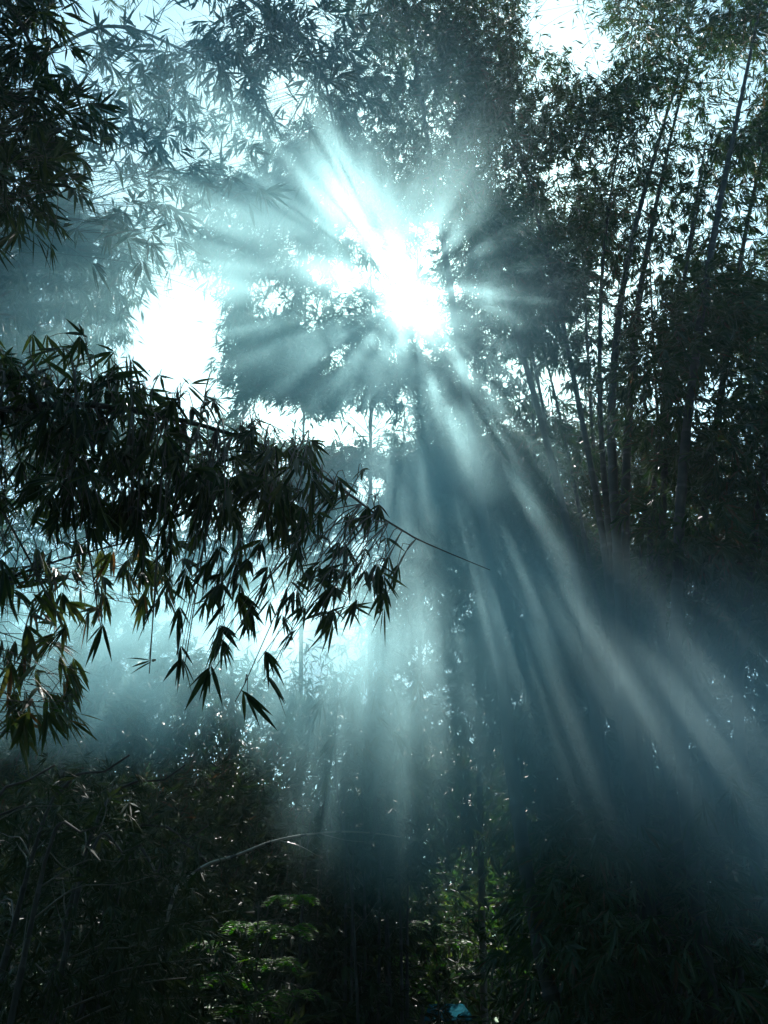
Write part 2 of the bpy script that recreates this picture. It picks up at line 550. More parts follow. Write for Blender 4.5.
# ---- right-hand clump: big culms fanning out from one stool ---------------------------------
G_R = "culms of the big bamboo clump"
stool = [ground(668, 7.4), ground(706, 7.8), ground(640, 7.9), ground(730, 7.2), ground(690, 8.4), ground(655, 8.6), ground(745, 8.0)]
RC = [
    culm("bamboo culm leaning left out of the clump, its crown beside the sun", [ground(612, 7.2), at(552, 1000, 7.2), at(516, 800, 7.3), at(498, 640, 7.5), at(470, 420, 7.9), at(418, 80, 8.6), at(392, -60, 9)], 0.062, group=G_R),
    culm("leaning bamboo culm crossing the smoke just right of the sun", [ground(640, 7.8), at(600, 760, 7.8), at(574, 560, 7.9), at(530, 380, 8.2), at(480, 210, 8.6), at(424, 60, 9.2), at(396, -30, 9.6)], 0.050, group=G_R),
    culm("slim bamboo culm rising into the leaves beneath the top sky gap", [ground(650, 8.0), at(625, 760, 8.0), at(606, 560, 8.1), at(578, 400, 8.3), at(548, 260, 8.6), at(505, 90, 9.2), at(490, 0, 9.5)], 0.046, group=G_R),
    culm("paired thick bamboo culm, the left of the two close upright stems", [ground(655, 7.6), at(632, 760, 7.6), at(618, 560, 7.6), at(612, 400, 7.7), at(628, 260, 7.9), at(662, 130, 8.2), at(684, 60, 8.4)], 0.066, group=G_R),
    culm("paired thick bamboo culm, the right of the two close upright stems", [ground(668, 7.9), at(638, 760, 7.9), at(625, 560, 7.9), at(630, 400, 8.0), at(642, 280, 8.2), at(668, 150, 8.6), at(690, 60, 8.9)], 0.066, group=G_R),
    culm("bamboo culm with side stub standing just right of the paired stems", [ground(690, 8.4), at(662, 760, 8.4), at(650, 560, 8.4), at(664, 400, 8.5), at(690, 250, 8.8), at(716, 120, 9.2)], 0.045, group=G_R),
    culm("long dark bamboo culm slanting up to the top corner of the grove", [ground(700, 6.9), at(682, 760, 6.9), at(678, 560, 6.9), at(690, 400, 7.0), at(715, 230, 7.3), at(745, 80, 7.6), at(770, -40, 8)], 0.060, stem=STEM_DARK, group=G_R),
    culm("dark bamboo culm half buried in leaves at the clump's outer edge", [ground(740, 7.6), at(704, 760, 7.6), at(700, 560, 7.6), at(720, 400, 7.8), at(752, 200, 8.2), at(790, 60, 8.6)], 0.055, stem=STEM_DARK, group=G_R),
    culm("bamboo culm splaying out over the smoke towards the outer edge", [ground(770, 7.0), at(742, 760, 7.0), at(748, 600, 7.1), at(770, 430, 7.3), at(815, 220, 7.8)], 0.056, stem=STEM_DARK, group=G_R),
    culm("thin bamboo culm leaning through the haze between the sun and the paired stems", [ground(655, 8.8), at(596, 700, 8.8), at(560, 500, 9.0), at(520, 300, 9.4), at(470, 130, 10)], 0.036, group=G_R),
    culm("thin upright bamboo culm behind the paired stems", [ground(668, 9.2), at(622, 700, 9.2), at(596, 480, 9.3), at(585, 300, 9.6), at(575, 130, 10)], 0.036, group=G_R),
    culm("bamboo culm tight against the paired stems on their inner side", [ground(660, 8.2), at(626, 760, 8.2), at(611, 560, 8.2), at(600, 400, 8.3), at(604, 250, 8.5), at(622, 120, 8.8)], 0.050, stem=STEM_DARK, group=G_R),
    culm("bent thin bamboo culm crossing behind the stub on the paired stems", [ground(676, 8.6), at(650, 760, 8.6), at(640, 580, 8.6), at(652, 470, 8.7), at(676, 360, 8.8), at(690, 240, 9.0)], 0.032, stem=STEM_DARK, group=G_R),
    culm("thick shadowed bamboo culm between the paired stems and the slanting culm", [ground(690, 7.7), at(668, 760, 7.7), at(662, 560, 7.7), at(668, 420, 7.8), at(684, 280, 8.0), at(706, 140, 8.3)], 0.054, stem=STEM_DARK, group=G_R),
    culm("leaning bamboo culm with the smoke's upper edge curling over its foot", [ground(672, 8.9), at(618, 720, 8.9), at(585, 540, 9.0), at(556, 400, 9.2), at(520, 260, 9.5)], 0.040, stem=STEM_DARK, group=G_R),
]
fill(RC, [(455, -40), (800, -40), (800, 150), (620, 150), (540, 130), (440, 120)], (7.4, 9.6), 150, (0.4, 0.75), 270, 1)
fill(RC[:3] + RC[9:], [(350, -40), (470, -40), (520, 130), (470, 250), (410, 170), (365, 80)], (8, 9.8), 92, (0.4, 0.75), 310, 2)
fill(RC[1:], [(430, 100), (800, 100), (800, 330), (560, 360), (470, 300)], (7.2, 9.4), 150, (0.35, 0.65), 210, 3)
fill(RC[5:9], [(640, 300), (800, 280), (800, 640), (690, 600), (655, 470)], (6.6, 8.6), 100, (0.3, 0.6), 280, 4)
fill(RC[4:9], [(640, 560), (800, 560), (800, 860), (680, 760)], (7.6, 9.6), 60, (0.35, 0.65), 220, 7)
fill(RC[1:6] + RC[9:], [(500, 330), (650, 330), (640, 600), (560, 540)], (8.4, 9.6), 30, (0.35, 0.6), 130, 5)
fill(RC[:6], [(520, 820), (800, 760), (800, 1060), (560, 1060)], (6.4, 9.5), 95, (0.3, 0.55), 170, 6)

# ---- canopy round the sun and beyond: taller culms further back -----------------------------
G_B = "hazy culms beyond the smoke"
BC = []
specs = [(-40, 15), (60, 13), (140, 17), (230, 14.5), (300, 16), (370, 13.5), (420, 17.5), (480, 15), (540, 13.2), (600, 17), (670, 14), (740, 16)]
names = [
    "pale hazy bamboo culm far behind the leftmost hanging branch", "hazy bamboo culm beyond the near leafy branch's thick end", "distant bamboo culm behind the large white sky gap", "hazy bamboo culm below the large sky gap",
    "distant bamboo culm over the bright lower sky gap", "hazy bamboo culm directly beneath the sun", "far bamboo culm in line with the long sunbeams", "hazy bamboo culm whose crown hangs right below the sun",
    "far bamboo culm seen through the blue haze beside the leaning stems", "distant bamboo culm behind the paired thick stems", "far bamboo culm behind the dark slanting culm", "far bamboo culm behind the outermost splayed culm",
]
for (px, Y), nm in zip(specs, names):
    lean = (px - 384) * 0.02
    BC.append(culm(nm, [ground(px, Y), at(px, 800, Y), at(px - lean, 560, Y), at(px - 3 * lean, 460 if 60 < px < 260 else 330, Y - 0.4), at(px - 4 * lean, 420 if 60 < px < 260 else 200, Y - 0.8)], 0.06, group=G_B, ln=(0.22, 0.34), node=0.5, sides=6))
fill(BC, [(240, 330), (470, 330), (520, 480), (420, 520), (280, 470)], (11.5, 15), 190, (0.55, 1.0), 330, 11)
fill(BC, [(200, 180), (600, 180), (600, 340), (200, 340)], (11.5, 15), 150, (0.55, 1.0), 300, 12)
fill(BC, [(380, 430), (660, 420), (660, 840), (380, 840)], (12.5, 17), 300, (0.6, 1.1), 300, 13)
fill(BC, [(-40, 420), (400, 430), (400, 700), (-40, 740)], (13, 17), 160, (0.6, 1.1), 250, 14)
fill(BC, [(-40, 660), (420, 640), (420, 940), (-40, 940)], (12.5, 17), 230, (0.6, 1.1), 300, 15)
fill(BC, [(500, 150), (800, 150), (800, 660), (500, 660)], (13, 17), 90, (0.5, 0.9), 180, 16)
fill(BC, [(500, 480), (800, 480), (800, 800), (500, 800)], (13, 17), 90, (0.6, 1.1), 300, 19)
fill(BC, [(-40, 200), (140, 200), (130, 430), (-40, 430)], (12, 15), 70, (0.6, 1.1), 240, 17)
fill(BC, [(120, -40), (480, -40), (440, 200), (120, 200)], (10.5, 13), 12, (0.5, 0.9), 130, 18)
fill(BC, [(280, 120), (370, 130), (400, 235), (345, 245)], (11, 13), 44, (0.4, 0.7), 280, 20)

# ---- low culms and thickets along the floor of the grove -------------------------------------
G_D = "dark culms of the low thicket beside the path"
DC = []
for k, (px, Y, top, ty) in enumerate([(-60, 5.2, 40, 700), (-20, 5.6, 110, 690), (10, 5.0, 90, 760), (30, 6.0, 165, 700), (50, 5.4, 130, 780), (70, 6.4, 190, 760), (-90, 4.8, 10, 740), (95, 6.0, 160, 800), (0, 6.6, 60, 720), (120, 6.8, 215, 790)]):
    x1 = px + (top - px) * 0.25
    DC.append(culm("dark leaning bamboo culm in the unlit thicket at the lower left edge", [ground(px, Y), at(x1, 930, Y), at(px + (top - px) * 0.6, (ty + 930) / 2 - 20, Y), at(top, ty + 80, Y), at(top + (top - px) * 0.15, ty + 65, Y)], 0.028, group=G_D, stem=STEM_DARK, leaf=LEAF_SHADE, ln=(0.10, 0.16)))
fill(DC, [(-40, 790), (110, 770), (200, 870), (190, 1040), (-40, 1040)], (5.0, 7.0), 80, (0.2, 0.45), 110, 41)
G_E = "thin culms of the distant middle thicket"
EC = []
for k in range(16):
    r_ = np.random.default_rng(900 + k)
    px = 300 + k * 7.2 + r_.uniform(-3, 3)
    Y = r_.uniform(9.5, 11.5)
    q = r_.uniform(-14, 14)
    EC.append(culm("thin upright bamboo culm in the dark middle thicket beside the green gap", [ground(px, Y), at(px + q * 0.3, 940, Y), at(px + q, 850 + r_.uniform(-20, 20), Y), at(px + 1.6 * q, 790 + r_.uniform(-20, 20), Y)], 0.026, group=G_E, stem=STEM_DARK, leaf=LEAF_SHADE, ln=(0.14, 0.22), sides=6))
fill(EC, [(295, 830), (425, 830), (415, 900), (400, 1040), (300, 1040)], (9.5, 11.8), 60, (0.25, 0.5), 130, 42)

# ---- upper left: culms leaning over from the left -------------------------------------------
G_L = "culms arching over from beside the path"
LC = [
    culm("arching bamboo culm whose tip hangs above the large white sky gap", [ground(-560, 5.0), at(-330, 700, 5.0), at(-190, 400, 4.9), at(-60, 160, 4.6), at(90, 30, 4.3), at(210, 60, 4.1)], 0.045, group=G_L, ln=(0.15, 0.23), twig=True),
    culm("arching bamboo culm reaching furthest over towards the sun", [ground(-500, 6.0), at(-300, 700, 6.0), at(-180, 300, 5.8), at(-20, 40, 5.4), at(150, -40, 5.0), at(300, 40, 4.9), at(340, 150, 4.9)], 0.05, group=G_L, ln=(0.15, 0.23), twig=True),
    culm("arching bamboo culm in mid haze left of the white sky gap", [ground(-470, 5.6), at(-310, 760, 5.6), at(-190, 520, 5.5), at(-60, 320, 5.3), at(40, 230, 5.1), at(130, 250, 5)], 0.04, group=G_L, ln=(0.15, 0.22), twig=True),
    culm("near dark bamboo culm drooping into the top left corner", [ground(-620, 3.2), at(-420, 600, 3.1), at(-260, 200, 2.9), at(-120, 0, 2.7), at(-10, -10, 2.6), at(40, 60, 2.6)], 0.04, group=G_L, leaf=LEAF_NEAR, ln=(0.11, 0.17), twig=True),
]
fill(LC[:2], [(90, -40), (350, -40), (350, 60), (330, 200), (250, 270), (120, 250), (100, 60)], (3.6, 5.8), 74, (0.2, 0.4), 80, 21)
fill(LC[1:2], [(260, -40), (400, -40), (400, 190), (300, 260)], (4.8, 6.6), 14, (0.3, 0.5), 90, 22)
fill(LC[:2], [(205, 200), (350, 190), (350, 250), (300, 330), (215, 320)], (5.6, 6.8), 32, (0.24, 0.40), 95, 25)
fill(LC[2:3], [(-40, 180), (120, 190), (110, 300), (20, 350), (-40, 340)], (4.6, 5.8), 36, (0.28, 0.45), 130, 23)
fill(LC[3:], [(-40, -60), (50, -60), (72, 60), (62, 170), (10, 225), (-40, 235)], (2.4, 2.9), 46, (0.14, 0.24), 80, 24, avoid=False)

# ---- the near leafy branch: the tip of a culm that arches in from the left -------------------
near = culm("near bamboo culm arching in, dark leaves hanging in fingered fans", [ground(-900, 2.0), at(-520, 760, 2.1), at(-300, 560, 2.2), at(-120, 450, 2.3), at(40, 405, 2.45), at(180, 420, 2.65), at(300, 462, 2.85), at(400, 530, 3.0), at(490, 570, 3.1)], 0.030, 0.0012,
            leaf=LEAF_NEAR, ln=(0.08, 0.155), ratio=0.125, fan=0.9, droop=0.5, fine=True, nl=(4, 8), gaps=False, twig=True, hang=0.0)
fill([near], [(-60, 350), (60, 352), (130, 372), (185, 415), (300, 462), (390, 505), (320, 525), (160, 515), (40, 505), (-60, 530)], (2.25, 2.95), 66, (0.07, 0.17), 50, 31, avoid=False)
fill([near], [(-40, 370), (60, 365), (180, 392), (300, 440), (395, 508), (300, 488), (180, 445), (0, 430)], (2.3, 2.75), 40, (0.05, 0.10), 22, 36, avoid=False)
fill([near], [(150, 470), (330, 490), (395, 525), (400, 560), (370, 605), (300, 615), (210, 635), (120, 600)], (2.5, 3.1), 64, (0.03, 0.07), 13, 32, avoid=False)
for x, y, Y in ((212, 700, 2.6), (150, 690, 2.55), (178, 672, 2.6), (262, 682, 2.7), (335, 652, 2.8), (382, 634, 2.9), (100, 650, 2.5), (225, 655, 2.65), (295, 660, 2.75), (400, 590, 2.95), (130, 385, 2.6), (60, 372, 2.5), (250, 440, 2.75), (110, 380, 2.7), (85, 365, 2.45), (205, 420, 2.7), (310, 470, 2.9), (360, 500, 2.95), (30, 365, 2.5), (160, 400, 2.6), (240, 720, 2.62), (268, 700, 2.7), (65, 655, 2.5), (350, 600, 2.9), (185, 690, 2.62), (320, 640, 2.8)):
    near.pads.append((at(x, y - 26, Y), 0.035, 8))
fill([near], [(-40, 540), (20, 540), (15, 610), (-40, 610)], (1.8, 2.1), 4, (0.05, 0.10), 22, 35, avoid=False)

olive = culm("olive bamboo culm leaning in below the near dark branch", [ground(-700, 3.2), at(-340, 800, 3.2), at(-180, 680, 3.25), at(-40, 600, 3.3), at(60, 560, 3.4), at(180, 530, 3.6)], 0.022, 0.002, leaf=LEAF_OLIVE, ln=(0.11, 0.17), ratio=0.14, fan=0.8, droop=0.55, fine=True, gaps=False, twig=True)
fill([olive], [(-30, 520), (200, 520), (170, 570), (90, 640), (-30, 640)], (3.2, 3.8), 20, (0.12, 0.22), 34, 33, avoid=False)
fill([olive], [(-30, 620), (50, 620), (60, 700), (20, 760), (-30, 740)], (3.1, 3.5), 10, (0.1, 0.18), 34, 34, avoid=False)

dip = culm("slender olive bamboo culm fading into the lit smoke below the branch's tip", [ground(372, 7.0), at(352, 900, 7.0), at(338, 800, 6.95), at(336, 720, 6.9), at(352, 665, 6.85), at(390, 650, 6.8), at(420, 668, 6.75)], 0.013, 0.002, leaf=LEAF_OLIVE, stem=STEM_DARK, ln=(0.15, 0.23), ratio=0.13, fan=0.8, droop=0.6, gaps=False, twig=True, hang=0.0)
for x, y, n_ in ((340, 690, 24), (362, 700, 26), (384, 690, 24), (388, 728, 20), (350, 736, 20), (410, 680, 16), (425, 690, 12), (330, 705, 16), (372, 668, 18), (372, 745, 14), (345, 770, 14)):
    dip.pads.append((at(x, y, 6.85), 0.16, n_))
for x, y in ((742, 780), (758, 800), (728, 795), (765, 770), (705, 800)):
    RC[8].pads.append((at(x, y, 6.2), 0.12, 14))

# ---- the grove goes on unseen behind and overhead: culms added to block skylight ----------------------
G_V = "unseen culms added behind the viewer as shade"
VC = []
vr = np.random.default_rng(77)
for x, y in [(-7, -1), (-6, -5), (-2.5, -4.5), (1.5, -4.0), (4.5, -5.5), (6.5, -1.5), (7.5, 2.0), (-8, 3.0), (0, -8), (-4.5, -8.5), (4, -9), (9, -5)]:
    lx, ly = -x * 0.28, -y * 0.45
    v = culm("unseen bamboo culm added behind the viewer to shade the grove", [(x, y, 0), (x * 1.02, y * 1.02, 3), (x + lx * 0.3, y + ly * 0.3, 6.5), (x + lx, y + ly, 10), (x + 1.5 * lx, y + 1.5 * ly, 11)], 0.06, group=G_V, ln=(0.34, 0.5), ratio=0.24, sides=6, gaps=False)
    VC.append(v)
    for k in range(64):
        t = vr.uniform(0.2, 1)
        c = v.path[int(t * 89)] + vr.normal(0, 1.0, 3) * (1.0, 1.0, 0.6)
        px_, z_ = project(c[None])
        if (c - EYE) @ FWD > 0 and -60 < px_[0, 0] < 828 and -120 < px_[0, 1] < 1060:
            continue
        v.pads.append((c, 0.8, 110))

for c in CULMS:
    c.build()

# ----------------------------------------------------------------------------------------------
# understory: shrubs, saplings, a broad-leaved tree, the bent bare cane, the blue tarpaulin
# ----------------------------------------------------------------------------------------------


def shrub(name, label, cat, base, h, wdt, n, rng, leaf=LEAF_SHADE, group=None, ln=(0.12, 0.2), ratio=0.2, stems=5, droop=0.3, low=0.12, wood=TWIG, fan=1.0):
    """Several woody stems from one root, forking into a ragged dome of leaf sprays."""
    base = np.asarray(base, float)
    root = thing(name, label, cat, base, group)
    wd, cr = MB(), MB()
    tips = []
    for k in range(stems):
        a = rng.uniform(0, 6.283)
        rr = wdt * rng.uniform(0.15, 0.75)
        top = base + np.array((math.cos(a) * rr, math.sin(a) * rr, h * rng.uniform(0.6, 0.95)))
        pth = spline([base + np.array((math.cos(a), math.sin(a), 0)) * 0.04, (base + top) / 2 + rng.normal(0, 0.06 * h, 3) * (1, 1, 0.3), top], 14)
        tube(wd, pth, np.linspace(0.012 + 0.006 * h, 0.004, 14), 6)
        for j in range(5):
            i = rng.integers(4, 13)
            e = pth[i] + rng.normal(0, 1, 3) * np.array((wdt * 0.45, wdt * 0.45, h * 0.12)) + np.array((0, 0, 0.05 * h))
            tube(wd, spline([pth[i], (pth[i] + e) / 2 + np.array((0, 0, 0.05)), e], 6), np.linspace(0.006, 0.002, 6), 4)
            tips.append(e)
        tips.append(top)
    tips = np.array(tips)
    ns = int(n / 6)
    C = tips[rng.integers(0, len(tips), ns)] + rng.normal(0, 1, (ns, 3)) * np.array((wdt * 0.24, wdt * 0.24, h * 0.11))
    C[:, 2] = np.maximum(C[:, 2], base[2] + low * h)
    A = unit(C - (base + np.array((0, 0, h * 0.35)))) + rng.normal(0, 0.4, (ns, 3))
    A[:, 2] -= droop
    sprays(cr, C, A, rng, (4, 8), ln, ratio, fan, droop, 0)
    wd.build("trunk", [wood], root, base)
    cr.build("crown", [leaf], root, base, smooth=False)
    return root


rng = np.random.default_rng(5)
G_S = "dim shrubs filling the grove floor"
for px, Y, h, wdt in [(60, 8.2, 2.6, 1.3), (140, 8.8, 3.2, 1.5), (215, 9.4, 3.3, 1.5), (285, 10.2, 3.4, 1.5), (110, 10.5, 4.2, 1.8), (20, 9.5, 3.8, 1.7), (240, 11.5, 4.0, 1.8), (330, 12.5, 3.4, 1.6), (100, 7.2, 1.6, 1.0), (260, 8.0, 1.7, 1.0),
                      (600, 9.6, 2.8, 1.5), (660, 10.5, 3.2, 1.6), (730, 9.8, 3.0, 1.6), (790, 8.6, 3.0, 1.5), (700, 8.4, 1.8, 1.2), (620, 12, 3.6, 1.7)]:
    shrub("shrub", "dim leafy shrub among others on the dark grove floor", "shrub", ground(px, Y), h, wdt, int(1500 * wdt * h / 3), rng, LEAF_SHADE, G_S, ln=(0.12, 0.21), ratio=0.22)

G_T = "sunlit green bushes beyond the gap in the thicket"
for px, Y, h, wdt in [(425, 17, 3.6, 2.0), (470, 19, 4.4, 2.2), (515, 18, 3.8, 2.0), (560, 20, 4.6, 2.2), (400, 21, 4.8, 2.4), (445, 22, 5.4, 2.6), (350, 20, 4.4, 2.4)]:
    shrub("bush", "green bush glimpsed far off through the gap between the thickets", "bush", ground(px, Y), h, wdt, 4200, rng, LEAF_BUSH, G_T, ln=(0.12, 0.22), ratio=0.35, stems=8)

shrub("sapling", "bright broad-leaved sapling against the leaning culm at the gap's edge", "sapling", ground(522, 11.5), 3.1, 0.6, 1500, rng, LEAF_BUSH, ln=(0.10, 0.17), ratio=0.5, stems=4, low=0.3)


def feather_plant(label, base, tiers, rng, group=None):
    """A sapling whose fronds lie in flat layers, each frond two rows of leaflets."""
    base = np.asarray(base, float)
    root = thing("feathery_sapling", label, "sapling", base, group)
    top = max(t[2] for t in tiers)
    wd, cr = MB(), MB()
    trunk = spline([base, base + np.array((0.03, 0.02, top * 0.5)), base + np.array((0.0, 0, top))], 14)
    tube(wd, trunk, np.linspace(0.018, 0.005, 14), 6)
    for tx, ty, tz, tr, nf in tiers:
        hub = base + np.array((tx, ty, tz))
        a0 = trunk[min(13, max(1, int(13 * tz / top) - 2))]
        tube(wd, spline([a0, (a0 + hub) / 2 + np.array((0, 0, 0.04)), hub], 6), np.linspace(0.007, 0.003, 6), 4)
        for k in range(nf):
            a = 6.283 * k / nf + rng.uniform(-0.25, 0.25)
            Lf = tr * rng.uniform(0.75, 1.15)
            d = np.array((math.cos(a), math.sin(a), rng.uniform(-0.06, 0.16)))
            end = hub + d * Lf - np.array((0, 0, 0.14 * Lf))
            rib = spline([hub, hub + d * Lf * 0.55 + np.array((0, 0, 0.03)), end], 14)
            tube(wd, rib, np.linspace(0.003, 0.001, 14), 3)
            sd = np.array((-math.sin(a), math.cos(a), 0))
            i = np.repeat(np.arange(2, 14), 2)
            sg = np.tile((-1.0, 1.0), 12)
            dirs = sd[None] * sg[:, None] + d[None] * 0.55 + rng.normal(0, 0.08, (24, 3))
            ll = 0.34 * Lf * np.sin(np.clip((i - 0.5) / 14, 0, 1) * math.pi) ** 0.7 + 0.015
            leaves(cr, rib[i], dirs, np.tile((0, 0, 1.0), (24, 1)) + rng.normal(0, 0.12, (24, 3)), ll, ll * 0.30, rng)
    wd.build("trunk", [TWIG], root, base)
    cr.build("crown", [LEAF_FRESH], root, base, smooth=False)


feather_plant("feathery green sapling with layered fronds low in the dark thicket", ground(252, 5.6), [(x * 0.85, y, 1.56 + (z - 0.42) * 0.72, r * 0.68, n) for x, y, z, r, n in [(-0.2, 0.0, 0.62, 0.30, 8), (0.12, 0.05, 0.74, 0.32, 8), (0.2, 0, 0.98, 0.26, 7), (0.22, 0.05, 1.22, 0.24, 7), (-0.32, 0.1, 0.86, 0.24, 7), (0.0, -0.05, 0.42, 0.3, 8), (0.28, 0.0, 0.52, 0.26, 7), (-0.1, 0.1, 1.02, 0.22, 7)]], rng)
feather_plant("small feathery green sapling beside the thin culms above the blue tarpaulin", ground(436, 11.0), [(-0.2, 0.0, 2.02, 0.42, 8), (0.15, 0.05, 2.2, 0.38, 8), (-0.05, 0, 2.36, 0.32, 7), (0.3, 0.05, 1.96, 0.32, 7), (-0.3, 0.1, 1.8, 0.3, 7)], rng)

# the far wood: one dark mass of foliage that closes the view under the canopy
fr = np.random.default_rng(55)
mb = MB()
n = 26000
C = np.stack([fr.uniform(-26, 26, n), fr.uniform(23, 33, n), np.zeros(n)], 1)
hmax = 7.5 + 1.6 * np.sin(C[:, 0] * 0.5) + 1.2 * np.sin(C[:, 0] * 1.3 + 1) + 0.16 * (C[:, 1] - 23)
C[:, 2] = hmax * fr.random(n) ** 0.8
C += fr.normal(0, 0.25, (n, 3))
A = fr.normal(0, 0.6, (n, 3)) + np.array((0, -0.4, 0.0))
sprays(mb, C, A, fr, (5, 8), (0.35, 0.6), 0.32, 1.0, 0.3, 0)
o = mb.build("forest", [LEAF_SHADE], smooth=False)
mark(o, "stuff", "dark far-off wood closing the view between the bamboo clumps")

# bent bare cane lying across the thicket
pts = [at(196, 872, 6.6), at(235, 856, 6.7), at(278, 840, 6.8), at(330, 832, 6.9), at(372, 833, 7.0), at(400, 837, 7.1)]
base = ground(150, 6.6)
root = thing("bare_cane", "bare pale cane bent in an arc above the dark thicket", "cane", base)
mb = MB()
culm_tube(mb, spline([base, at(165, 930, 6.55)] + pts, 70), 0.020, 0.004, 0.26, 6)
mb.build("stem", [CANE, SCAR], root, base)
tw = MB()
tube(tw, spline([at(318, 833, 6.88), at(345, 840, 6.9), at(366, 842, 6.95)], 8), np.linspace(0.004, 0.0015, 8), 4)
tube(tw, spline([at(278, 840, 6.8), at(300, 846, 6.8), at(318, 856, 6.8)], 8), np.linspace(0.004, 0.0015, 8), 4)
tw.build("side_twig", [CANE], root, base)

# blue tarpaulin roof far down the gap, on four poles
m, nt, out = new_mat("blue_tarpaulin_sheet")
p = nt.nodes.new("ShaderNodeBsdfPrincipled")
nz = nt.nodes.new("ShaderNodeTexNoise")
nz.inputs["Scale"].default_value = 4
rp = nt.nodes.new("ShaderNodeValToRGB")
rp.color_ramp.elements[0].color = (0.008, 0.06, 0.085, 1)
rp.color_ramp.elements[1].color = (0.016, 0.10, 0.13, 1)
nt.links.new(nz.outputs[0], rp.inputs[0])
nt.links.new(rp.outputs[0], p.inputs["Base Color"])
p.inputs["Roughness"].default_value = 0.75
p.inputs["Specular IOR Level"].default_value = 0.0
nt.links.new(p.outputs[0], out.inputs["Surface"])
TARP = m
A0, A1 = at(424, 1020, 13.2), at(476, 1020, 13.2)
B0, B1 = at(429, 1004, 14.4), at(463, 1004, 14.4)
root = thing("tarpaulin_shelter", "blue tarpaulin shelter glimpsed at the far end of the gap", "shelter", (float(A0[0] + A1[0]) / 2, 13.8, 0))
mb = MB()
nu = 12
gu, gv = np.meshgrid(np.linspace(0, 1, nu + 1), np.linspace(0, 1, nu + 1))
P = (A0 * (1 - gu[..., None]) + A1 * gu[..., None]) * (1 - gv[..., None]) + (B0 * (1 - gu[..., None]) + B1 * gu[..., None]) * gv[..., None]
P[..., 2] -= 0.07 * np.sin(gu * math.pi) * np.sin(gv * math.pi) + 0.012 * np.sin(gu * 19) * np.sin(gv * 13)
top = P.reshape(-1, 3)
i = (np.arange(nu)[:, None] * (nu + 1) + np.arange(nu)[None]).ravel()
q = np.stack([i, i + 1, i + nu + 2, i + nu + 1], -1)
mb.add(np.vstack([top, top - np.array((0, 0, 0.012))]), np.vstack([q, q[:, ::-1] + len(top)]))
mb.build("sheet", [TARP], root, root.location)
for c in (A0, A1, B0, B1):
    mb = MB()
    tube(mb, np.array([(c[0], c[1], -0.05), (c[0], c[1], c[2] * 0.5), (c[0], c[1], c[2] - 0.02)]), 0.025, 8)
    mb.build("pole", [STEM], root, root.location)

# ----------------------------------------------------------------------------------------------
# ground
# ----------------------------------------------------------------------------------------------
m, nt, out = new_mat("leaf_litter")
N, L = nt.nodes, nt.links
geo = N.new("ShaderNodeNewGeometry")
nz = N.new("ShaderNodeTexNoise")
nz.inputs["Scale"].default_value = 3.0
nz.inputs["Detail"].default_value = 8
rp = N.new("ShaderNodeValToRGB")
rp.color_ramp.elements[0].position, rp.color_ramp.elements[0].color = 0.35, (0.02, 0.017, 0.010, 1)
rp.color_ramp.elements[1].position, rp.color_ramp.elements[1].color = 0.7, (0.075, 0.055, 0.03, 1)
p = N.new("ShaderNodeBsdfPrincipled")
p.inputs["Roughness"].default_value = 0.9
L.new(geo.outputs["Position"], nz.inputs["Vector"])
L.new(nz.outputs[0], rp.inputs[0])
L.new(rp.outputs[0], p.inputs["Base Color"])
L.new(p.outputs[0], out.inputs["Surface"])
gx = np.linspace(-70, 70, 71)
gy = np.linspace(-60, 80, 71)
X, Yg = np.meshgrid(gx, gy)
Z = 0.05 * np.sin(X * 0.7) * np.cos(Yg * 0.5) - 0.05
mb = MB()
i = np.arange(70)[:, None] * 71 + np.arange(70)[None]
mb.add(np.stack([X.ravel(), Yg.ravel(), Z.ravel()], 1), np.stack([i, i + 1, i + 72, i + 71], -1).reshape(-1, 4))
g = mb.build("ground", [m])
mark(g, "structure")

# ----------------------------------------------------------------------------------------------
# smoke and haze
# ----------------------------------------------------------------------------------------------


def icosphere(sub=3):
    import bmesh

    bm = bmesh.new()
    bmesh.ops.create_icosphere(bm, subdivisions=sub, radius=1.0)
    v = np.array([x.co[:] for x in bm.verts])
    t = np.array([[y.index for y in f.verts] for f in bm.faces])
    bm.free()
    return v, t


def puff(label, c, r, rot, mat):
    v, t = icosphere(3)
    mb = MB()
    mb.add(v, None, t)
    o = mb.build("smoke", [mat])
    o.location = Vector(c)
    o.scale = r
    o.rotation_euler = [math.radians(a) for a in rot]
    mark(o, "stuff", label)
    return o


SM = (0.50, 0.87, 0.91)
puff("bank of pale smoke drifting under the sun", at(425, 640, 6.0), (1.6, 1.8, 2.2), (0, 0, 0), smoke_material("smoke_mid", 0.7, (0.52, 0.86, 0.90), 0.55, 1.1, 0.30, 0.62, 0.4, seed=3))
puff("smoke rolling out before the dark clump", at(655, 725, 5.6), (2.1, 1.5, 1.35), (0, 30, 0), smoke_material("smoke_low", 0.66, (0.60, 0.85, 0.88), 0.52, 1.0, 0.28, 0.62, 0.2, seed=9))
puff("smoke hanging under the near leafy branch", at(160, 640, 6.4), (2.8, 1.9, 1.15), (0, 0, 0), smoke_material("smoke_side", 0.85, SM, 0.5, 1.3, 0.34, 0.62, 0.35, seed=14))
puff("veil of smoke rising through the upper leaves", at(190, 210, 3.7), (2.6, 1.7, 2.5), (0, 0, 0), smoke_material("smoke_high", 0.40, SM, 0.6, 0.7, 0.28, 0.6, 0.3, seed=21))
puff("thin smoke round the sun", at(440, 370, 6.0), (1.9, 1.6, 2.1), (0, 0, 0), smoke_material("smoke_sun", 0.28, SM, 0.6, 0.8, 0.28, 0.6, 0.3, seed=28))

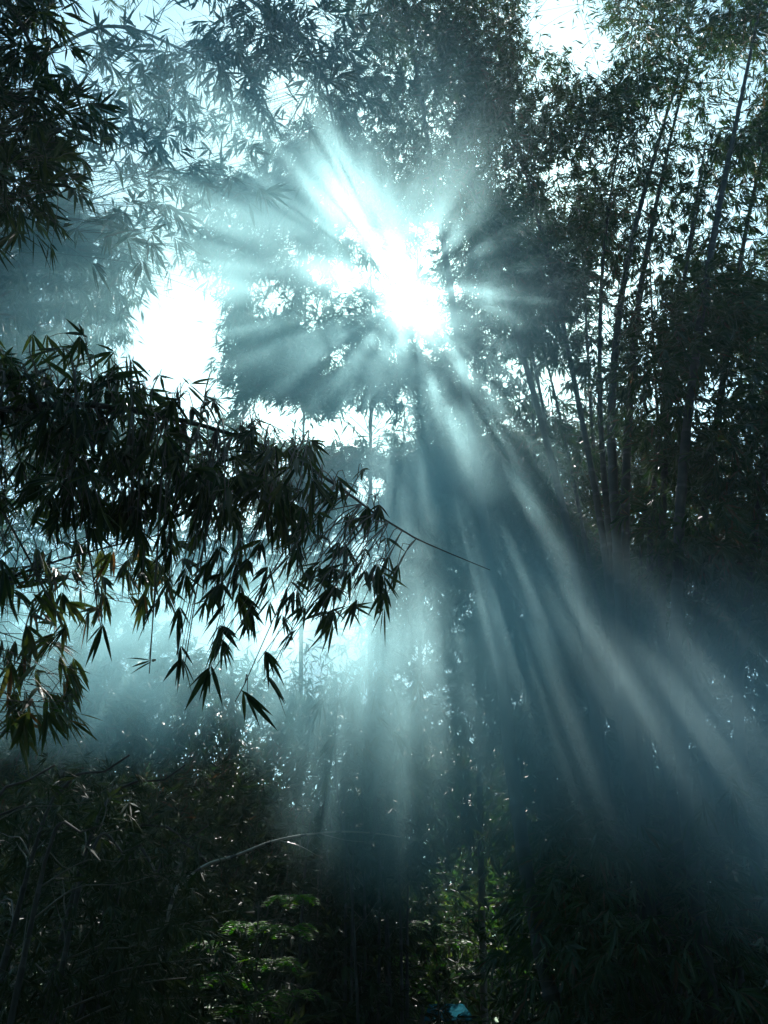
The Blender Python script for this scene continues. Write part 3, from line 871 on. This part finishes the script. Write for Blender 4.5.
m, nt, out = new_mat("haze_air")
v = nt.nodes.new("ShaderNodeVolumePrincipled")
v.inputs["Color"].default_value = (0.75, 0.9, 0.95, 1)
v.inputs["Density"].default_value = 0.0018
v.inputs["Anisotropy"].default_value = 0.7
nt.links.new(v.outputs[0], out.inputs["Volume"])
mb = MB()
x0, x1, y0, y1, z0, z1 = -75, 75, -65, 85, -1.2, 24
mb.add([(x0, y0, z0), (x1, y0, z0), (x1, y1, z0), (x0, y1, z0), (x0, y0, z1), (x1, y0, z1), (x1, y1, z1), (x0, y1, z1)],
       [(0, 3, 2, 1), (4, 5, 6, 7), (0, 1, 5, 4), (1, 2, 6, 5), (2, 3, 7, 6), (3, 0, 4, 7)])
hz = mb.build("haze", [m], smooth=False)
mark(hz, "stuff", "thin bluish air filling the grove")

# ----------------------------------------------------------------------------------------------
# light, sky, camera
# ----------------------------------------------------------------------------------------------
w = bpy.data.worlds.new("World")
scene.world = w
w.use_nodes = True
nt = w.node_tree
nt.nodes.clear()
out = nt.nodes.new("ShaderNodeOutputWorld")
bg = nt.nodes.new("ShaderNodeBackground")
sky = nt.nodes.new("ShaderNodeTexSky")
sky.sky_type = "NISHITA"
sky.sun_disc = False
sky.sun_elevation = SUN_EL
sky.sun_rotation = SUN_AZ
sky.air_density = 1.0
sky.dust_density = 2.0
bg.inputs["Strength"].default_value = 0.11
tint = nt.nodes.new("ShaderNodeMix")
tint.data_type = "RGBA"
tint.blend_type = "MULTIPLY"
tint.inputs[0].default_value = 1.0
tint_in = tint_out = None
for s_ in tint.inputs:
    if s_.type == "RGBA" and s_.name == "A":
        tint_in = s_
    if s_.type == "RGBA" and s_.name == "B":
        s_.default_value = (0.59, 1.0, 1.05, 1)
for s_ in tint.outputs:
    if s_.type == "RGBA":
        tint_out = s_
nt.links.new(sky.outputs[0], tint_in)
nt.links.new(tint_out, bg.inputs["Color"])
nt.links.new(bg.outputs[0], out.inputs["Surface"])

sl = bpy.data.lights.new("sun", "SUN")
sl.energy = 5.0
sl.angle = math.radians(0.4)
sl.color = (1.0, 0.97, 0.92)
so = bpy.data.objects.new("sun", sl)
COL.objects.link(so)
so.rotation_euler = Vector(SUN_DIR).to_track_quat("Z", "Y").to_euler()

cam = bpy.data.cameras.new("camera")
cam.sensor_fit = "VERTICAL"
cam.sensor_height = 24
cam.lens = 12 / math.tan(math.radians(FOV / 2))
cam.clip_start = 0.05
cam.clip_end = 500
co = bpy.data.objects.new("camera", cam)
COL.objects.link(co)
co.location = Vector(EYE)
co.rotation_euler = (math.radians(90 + PITCH), 0, 0)
scene.camera = co

scene.view_settings.view_transform = "Standard"
scene.view_settings.look = "None"
scene.view_settings.exposure = 1.0
scene.view_settings.gamma = 1.0
c = scene.cycles
c.max_bounces = 5
c.diffuse_bounces = 2
c.glossy_bounces = 1
c.transmission_bounces = 3
c.volume_bounces = 1
c.transparent_max_bounces = 8
c.volume_step_rate = 2.5
c.volume_max_steps = 64
c.use_denoising = True
c.caustics_reflective = False
c.caustics_refractive = False
